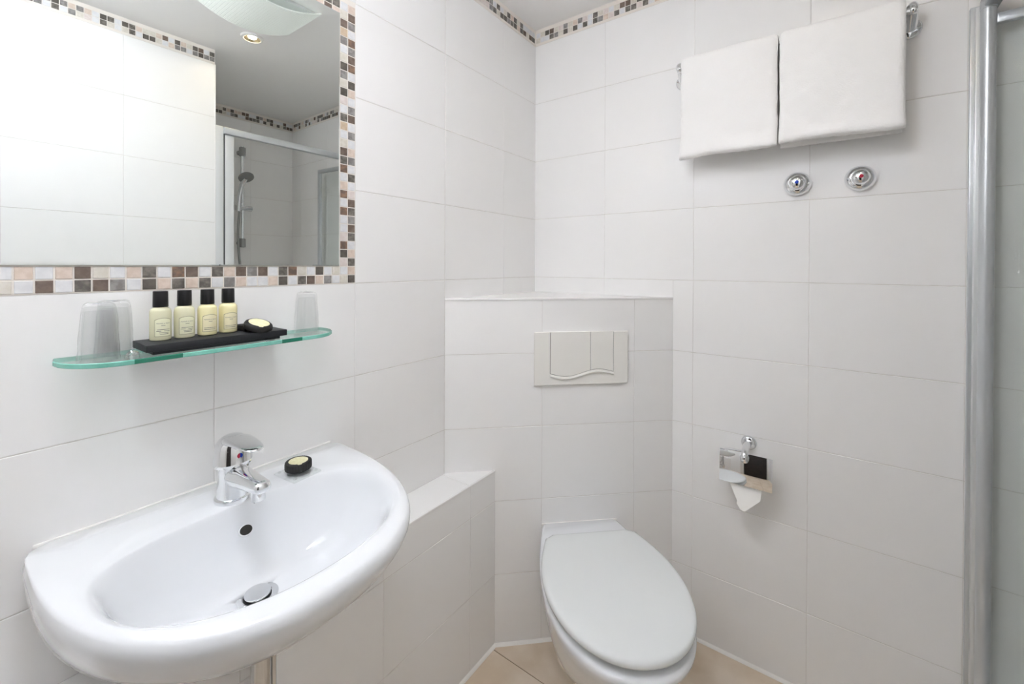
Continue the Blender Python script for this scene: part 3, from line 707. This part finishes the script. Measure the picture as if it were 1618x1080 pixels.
def button(x0, x1, name, y0=.0142, y1=.0172):
    bm = bmesh.new(); n = 14
    low = [(x0+(x1-x0)*i/n, wave(x0+(x1-x0)*i/n)) for i in range(n+1)]; top = hh+.0005
    pts = low+[(x1, top), (x0, top)]
    cx = sum(p[0] for p in pts)/len(pts); cz = .02
    ins = [(x+(cx-x)*.012, z+(cz-z)*.012) for x, z in pts]
    loft(bm, [[V(x, -y0, z) for x, z in pts], [V(x, -y1+.0008, z) for x, z in pts], [V(x, -y1, z) for x, z in ins]])
    return fin(name, bm, M['plastic'], fp, smooth=False)
# dark recess behind the buttons
bm = bmesh.new(); n = 28; low = [(-.1115+.2245*i/n, wave(-.1115+.2245*i/n)-.0012) for i in range(n+1)]; pts = low+[(.113, hh-.002), (-.1115, hh-.002)]
loft(bm, [[V(x, -.0135, z) for x, z in pts], [V(x, -.01425, z) for x, z in pts]]); fin('button_gap', bm, M['dark'], fp, smooth=False)
button(-.1100, .0290, 'flush_button'); button(.0305, .1115, 'flush_button')
bm = bmesh.new(); n = 28; rings = []
for i in range(n+1):
    x = -.1105+.2225*i/n; z = wave(x)-.0076; rings.append([V(x, -.0136-.0078*math.sin(a), z+.0052*math.cos(a)) for a in [math.pi*k/8 for k in range(9)]])
loft(bm, rings); fin('wavy_lip', bm, M['plastic'], fp)

# ------------------------------------------------------------------ towel rail, towels
rl = thing('towel_rail', 'chrome towel rail on the back wall', 'towel rail', (0, 0, 1.953))
bm = bmesh.new(); tube(bm, [(.622, -.066, 0), (1.203, -.066, 0)], .0075, 16); fin('bar', bm, M['chrome'], rl)
for x in (.622, 1.203):
    bm = bmesh.new(); tube(bm, [(x, -.068, .002), (x, -.060, .012), (x, -.044, .010), (x, -.022, -.006), (x, -.003, -.020)], lambda t: .010+.008*t, 16, 6); b_ = fin('arm', bm, M['chrome'], rl)
    bm = bmesh.new(); lathe(bm, [(0, -.0002), (.027, -.0002), (.027, .004), (.024, .008), (.015, .011), (0, .012)], 32, axis_mx((x, -.0018, -.022), (0, -1, 0))); fin('rosette', bm, M['chrome'], b_)
    bm = bmesh.new(); lathe(bm, [(0, 0), (.010, 0), (.0115, .002), (.0115, .012), (.010, .014), (0, .0145)], 20, axis_mx((x-.006, -.066, 0), (1, 0, 0))); fin('end_cap', bm, M['chrome'], b_)
def towel(x0, x1, label, seed, zf, zbk, sag):
    e = thing('hand_towel', label, 'towel', ((x0+x1)/2, -.066, 1.953), 0, 'white towels on the rail')
    L = x1-x0; th = .0215; rc = .024; path = []
    zf0, zb0 = zf-1.953, zbk-1.953
    nf = 46
    for i in range(nf): path.append((-rc, zf0+(0-zf0)*i/nf, (-1, 0)))
    for i in range(17): a = math.pi-math.pi*i/16; path.append((rc*math.cos(a), rc*math.sin(a)*.85, (math.cos(a), math.sin(a))))
    for i in range(1, 31): path.append((rc, zb0*i/30, (1, 0)))
    nx = 56; bm = bmesh.new(); out, inn = [], []
    for i in range(nx+1):
        u = i/nx; x = -L/2+L*u; ro, ri = [], []
        for k, (y, z, nn) in enumerate(path):
            t = k/nf if k < nf else 1
            edge = min(u, 1-u)*L
            tk = th*(1-.55*math.exp(-(edge/.006)**2))
            q = V(x*9+seed, z*9, 0)
            wv = .006*noise.noise(q)+.0022*noise.noise(q*4)+.0009*noise.noise(V(x*160, z*160, seed))
            if k >= nf: wv *= .5
            bulge = .014*math.exp(-((z-zf0-.008)/.030)**2) if k < nf else 0
            rnd_ = 0
            zz = z+(sag(u) if k < nf else 0)*(1-t)
            zz += (.0018*noise.noise(V(x*60, seed, 3.3)) if k < 2 else 0)
            d0 = tk/2
            if k < 4: d0 *= math.sqrt(1-(1-(k+.35)/4.35)**2)
            if k > len(path)-4: d0 *= .7
            xx = x+.0022*noise.noise(V(z*24, seed+u*.2, 7))+.0011*noise.noise(V(z*120, seed+u*.2, 9))
            off = -(bulge) if k < nf else 0
            ro.append(V(xx, y+off+nn[0]*(d0+wv*(1 if nn[0] else 1)), zz+nn[1]*(d0+wv)))
            ri.append(V(xx, y+off*.3-nn[0]*min(d0, .0105), zz-nn[1]*min(d0, .0105)))
        out.append([bm.verts.new(p) for p in ro]); inn.append([bm.verts.new(p) for p in ri])
    np_ = len(path)
    for i in range(nx):
        for k in range(np_-1):
            bm.faces.new((out[i][k], out[i+1][k], out[i+1][k+1], out[i][k+1])); bm.faces.new((inn[i][k], inn[i][k+1], inn[i+1][k+1], inn[i+1][k]))
        bm.faces.new((out[i][0], inn[i][0], inn[i+1][0], out[i+1][0])); bm.faces.new((out[i][-1], out[i+1][-1], inn[i+1][-1], inn[i][-1]))
    for k in range(np_-1):
        bm.faces.new((out[0][k], out[0][k+1], inn[0][k+1], inn[0][k])); bm.faces.new((out[nx][k], inn[nx][k], inn[nx][k+1], out[nx][k+1]))
    fin('terry_cloth', bm, M['towel'], e, angle=180)
    return e
towel(.634, .9075, 'white hand towel on the rail farther from the shower', 3.1, 1.645, 1.672, lambda u: -.006*math.exp(-(u/.25)**2)+.002*math.sin(u*6))
towel(.9125, 1.187, 'white hand towel on the rail nearer the shower', 8.7, 1.646, 1.648, lambda u: .004*math.sin(u*3.4+1)+.003*u)

# stop valves
def valve(x, z, col, label):
    e = thing('stop_valve', label, 'valve', (x, -.0016, z))
    m = axis_mx((0, 0, 0), (0, -1, 0))
    bm = bmesh.new(); lathe(bm, [(0, -.0004), (.0355, -.0004), (.0365, .0015), (.0362, .005), (.0345, .0105), (.031, .0165), (.0265, .021), (.0225, .0235), (0, .0240)], 48, m); fin('rosette', bm, M['chrome'], e)
    bm = bmesh.new(); lathe(bm, [(0, .0235), (.0205, .0235), (.0215, .0255), (.0213, .030), (.0195, .0365), (.0155, .0415), (.0085, .0445), (0, .0455)], 40, m @ Matrix.Translation((0, 0, 0))); k = fin('handle', bm, M['chrome'], e)
    bm = bmesh.new(); lathe(bm, [(0, .0438), (.0052, .0438), (.0050, .0456), (0, .0463)], 20, axis_mx((0, 0, 0), (0, -1, 0)) @ Matrix.Translation((0, .0, 0))); fin('colour_mark', bm, M[col], k)
    return e
valve(.954, 1.541, 'blue', 'round chrome stop valve with a blue mark below the towels')
valve(1.103, 1.541, 'red', 'round chrome stop valve with a red mark below the towels')

# toilet paper holder
hp = thing('paper_holder', 'chrome toilet paper holder with flat cover on the back wall', 'paper holder', (.831, 0, .668))
bm = bmesh.new(); lathe(bm, [(0, -.0002), (.022, -.0002), (.023, .002), (.0215, .008), (.016, .012), (0, .0125)], 32, axis_mx((-.002, -.0018, .054), (0, -1, 0))); fin('rosette', bm, M['chrome'], hp)
bm = bmesh.new(); tube(bm, [(-.002, -.004, .054), (-.002, -.045, .058), (-.002, -.085, .056), (-.002, -.100, .048), (-.002, -.103, .036)], lambda t: .0105-.001*t, 16, 6); fin('arm', bm, M['chrome'], hp)
bm = bmesh.new(); lathe(bm, [(0, 0), (.0108, 0), (.012, .004), (.0115, .014), (.009, .019), (0, .0205)], 24, axis_mx((-.002, -.103, .046), (0, 0, -1))); fin('arm_tip', bm, M['chrome'], hp)
bm = bmesh.new(); box(bm, (-.0715, -.0008, -.0965), (.0715, .0008, 0), .0004)
pl_ = fin('cover', bm, M['chrome'], hp); pl_.location = (0, -.0955, .051); pl_.rotation_euler = (math.radians(-5), 0, 0)
bm = bmesh.new(); tube(bm, [(-.002, -.084, .052), (-.06, -.070, .040), (-.066, -.052, .0), (-.058, -.050, -.006), (.058, -.050, -.006)], .0038, 10, 5); fin('spindle', bm, M['chrome'], hp)
rp = thing('paper_roll', 'white toilet paper with a folded point hanging below the cover', 'toilet paper', (.831, -.050, .662))
bm = bmesh.new(); n = 40; lathe(bm, [(.020, -.048), (.034, -.048), (.034, .048), (.020, .048), (.020, -.048)], n, Matrix.Rotation(math.pi/2, 4, 'Y'), False); fin('roll', bm, M['paper'], rp)
bm = bmesh.new(); sheet = [(-.043, -.020), (.043, -.020), (.043, -.045), (.0405, -.074), (.016, -.098), (.001, -.113), (-.010, -.110), (-.022, -.096), (-.020, -.090), (-.043, -.045)]
loft(bm, [[V(x, -.0348+(-z-.02)*-.30, z) for x, z in sheet], [V(x, -.0355+(-z-.02)*-.30, z) for x, z in sheet]]); fin('folded_end', bm, M['paper'], rp, smooth=False)

# ------------------------------------------------------------------ shower enclosure
ZT = 1.955
en = thing('shower_enclosure', 'satin aluminium shower enclosure with folding glass door', 'shower enclosure', (1.345, 0, .05))
def P(name, a, b, m, parent=en, bev=.0015):
    o_ = boxo(name, (a[0]-1.345, a[1], a[2]-.05), (b[0]-1.345, b[1], b[2]-.05), m, parent, bev); return o_
P('wall_profile', (1.316, -.016, .05), (1.344, -.0016, ZT-.012), M['alu'])
P('wall_profile', (1.323, -.030, .05), (1.340, -.010, ZT-.02), M['alu_white'])
bm = bmesh.new(); lathe(bm, [(0, 0), (.0138, 0), (.0138, ZT-.085), (0, ZT-.085)], 32, Matrix.Translation((-.003, -.041, .0))); fin('pivot_post', bm, M['alu'], en)
bm = bmesh.new(); lathe(bm, [(0, ZT-.085), (.0150, ZT-.085), (.0150, ZT-.070), (.013, ZT-.066), (0, ZT-.066)], 32, Matrix.Translation((-.003, -.041, .0))); fin('pivot_cap', bm, M['alu'], en)
P('header_rail', (1.332, -.715, ZT-.032), (1.362, -.012, ZT), M['alu'], bev=.004)
P('wall_profile', (1.342, YS+.0035, .05), (1.372, YS+.040, ZT+.004), M['alu_white'], bev=.006)
P('strike_post', (1.347, YS+.0402, .05), (1.368, YS+.0445, ZT-.03), M['rubber'])
P('strike_post', (1.342, YS+.045, .05), (1.370, YS+.084, ZT-.034), M['alu_white'], bev=.004)
# door leaf folded against the wall
def leaf(p0, p1, z0, z1, label):
    d = V(p1[0]-p0[0], p1[1]-p0[1]); L = d.length; e = bpy.data.objects.new('door_leaf', None); link(e, en); e.location = (p0[0]-1.345, p0[1], 0); e.rotation_euler = (0, 0, math.atan2(d.y, d.x)); e['label'] = label
    z0 -= .05; z1 -= .05
    boxo('glass_pane', (.002, -.002, z0+.01), (L-.012, .002, z1-.01), M['door_glass'], e)
    boxo('top_rail', (0, -.008, z1-.024), (L, .008, z1), M['alu'], e, .002); boxo('bottom_rail', (0, -.008, z0), (L, .008, z0+.03), M['alu'], e, .002)
    boxo('stile', (L-.022, -.009, z0+.03), (L, .009, z1-.024), M['alu'], e, .003)
leaf((1.355, -.042), (1.640, -.062), .06, 1.902, 'glass door leaf folded in along the wall')
# shower tray
ty = thing('shower_tray', 'white square shower tray', 'shower tray', (1.72, YS/2, 0))
bm = bmesh.new(); hx, hy = .373, -YS/2-.002
loft(bm, [rr for rr in ([V(x*hx, y*hy, 0) for x, y in ((-1, -1), (1, -1), (1, 1), (-1, 1))], [V(x*hx, y*hy, .05) for x, y in ((-1, -1), (1, -1), (1, 1), (-1, 1))], [V(x*(hx-.04), y*(hy-.04), .05) for x, y in ((-1, -1), (1, -1), (1, 1), (-1, 1))], [V(x*(hx-.06), y*(hy-.06), .02) for x, y in ((-1, -1), (1, -1), (1, 1), (-1, 1))])]); fin('basin', bm, M['tray_white'], ty, smooth=False)
bm = bmesh.new(); lathe(bm, [(0, .0202), (.045, .0202), (.043, .024), (0, .026)], 32); fin('drain_cover', bm, M['chrome'], ty)
# shower rail
sr = thing('shower_riser', 'chrome shower rail with hand shower on the shower wall', 'shower', (XS, -.352, 0))
bm = bmesh.new(); lathe(bm, [(0, 1.40), (.0105, 1.40), (.0105, 2.055), (0, 2.055)], 20, Matrix.Translation((-.055, 0, 0))); fin('rail', bm, M['chrome'], sr)
for z in (1.43, 2.02):
    bm = bmesh.new(); lathe(bm, [(0, -.028), (.0175, -.028), (.0185, -.02), (.0185, .02), (.0175, .028), (0, .028)], 24, Matrix.Translation((-.055, 0, z)))
    b_ = fin('rail_bracket', bm, M['shower_grey'], sr)
    bm = bmesh.new(); tube(bm, [(-.04, 0, z), (-.0018, 0, z)], .015, 16); fin('wall_fixing', bm, M['shower_grey'], b_)
bm = bmesh.new(); tube(bm, [(-.055, -.045, 1.655), (-.055, .055, 1.655)], .017, 20); fin('slider', bm, M['chrome'], sr)
bm = bmesh.new(); tube(bm, [(-.085, -.034, 1.63), (-.088, -.03, 1.72), (-.098, -.018, 1.80), (-.125, -.010, 1.84)], lambda t: .012+.004*t, 14, 6); hd = fin('hand_shower', bm, M['chrome'], sr)
bm = bmesh.new(); lathe(bm, [(0, .022), (.018, .020), (.040, .010), (.045, .002), (.044, -.006), (.036, -.010), (0, -.011)], 32, axis_mx((-.130, -.008, 1.845), (.55, -.1, .83))); fin('spray_head', bm, M['shower_grey'], hd)
bm = bmesh.new(); tube(bm, [(-.085, -.030, 1.63), (-.084, -.036, 1.5), (-.082, -.030, 1.35), (-.08, -.005, 1.15), (-.07, .03, 1.02), (-.05, .06, 1.06), (-.03, .07, 1.12)], .007, 10, 8); fin('hose', bm, M['shower_grey'], sr)
bm = bmesh.new(); lathe(bm, [(0, 0), (.03, 0), (.03, .006), (.02, .01), (.018, .035), (0, .036)], 28, axis_mx((-.0018, .07, 1.13), (-1, 0, 0))); tube(bm, [(-.03, -.075, 1.13), (-.03, .1, 1.13)], .021, 20); fin('mixer_valve', bm, M['chrome'], sr)
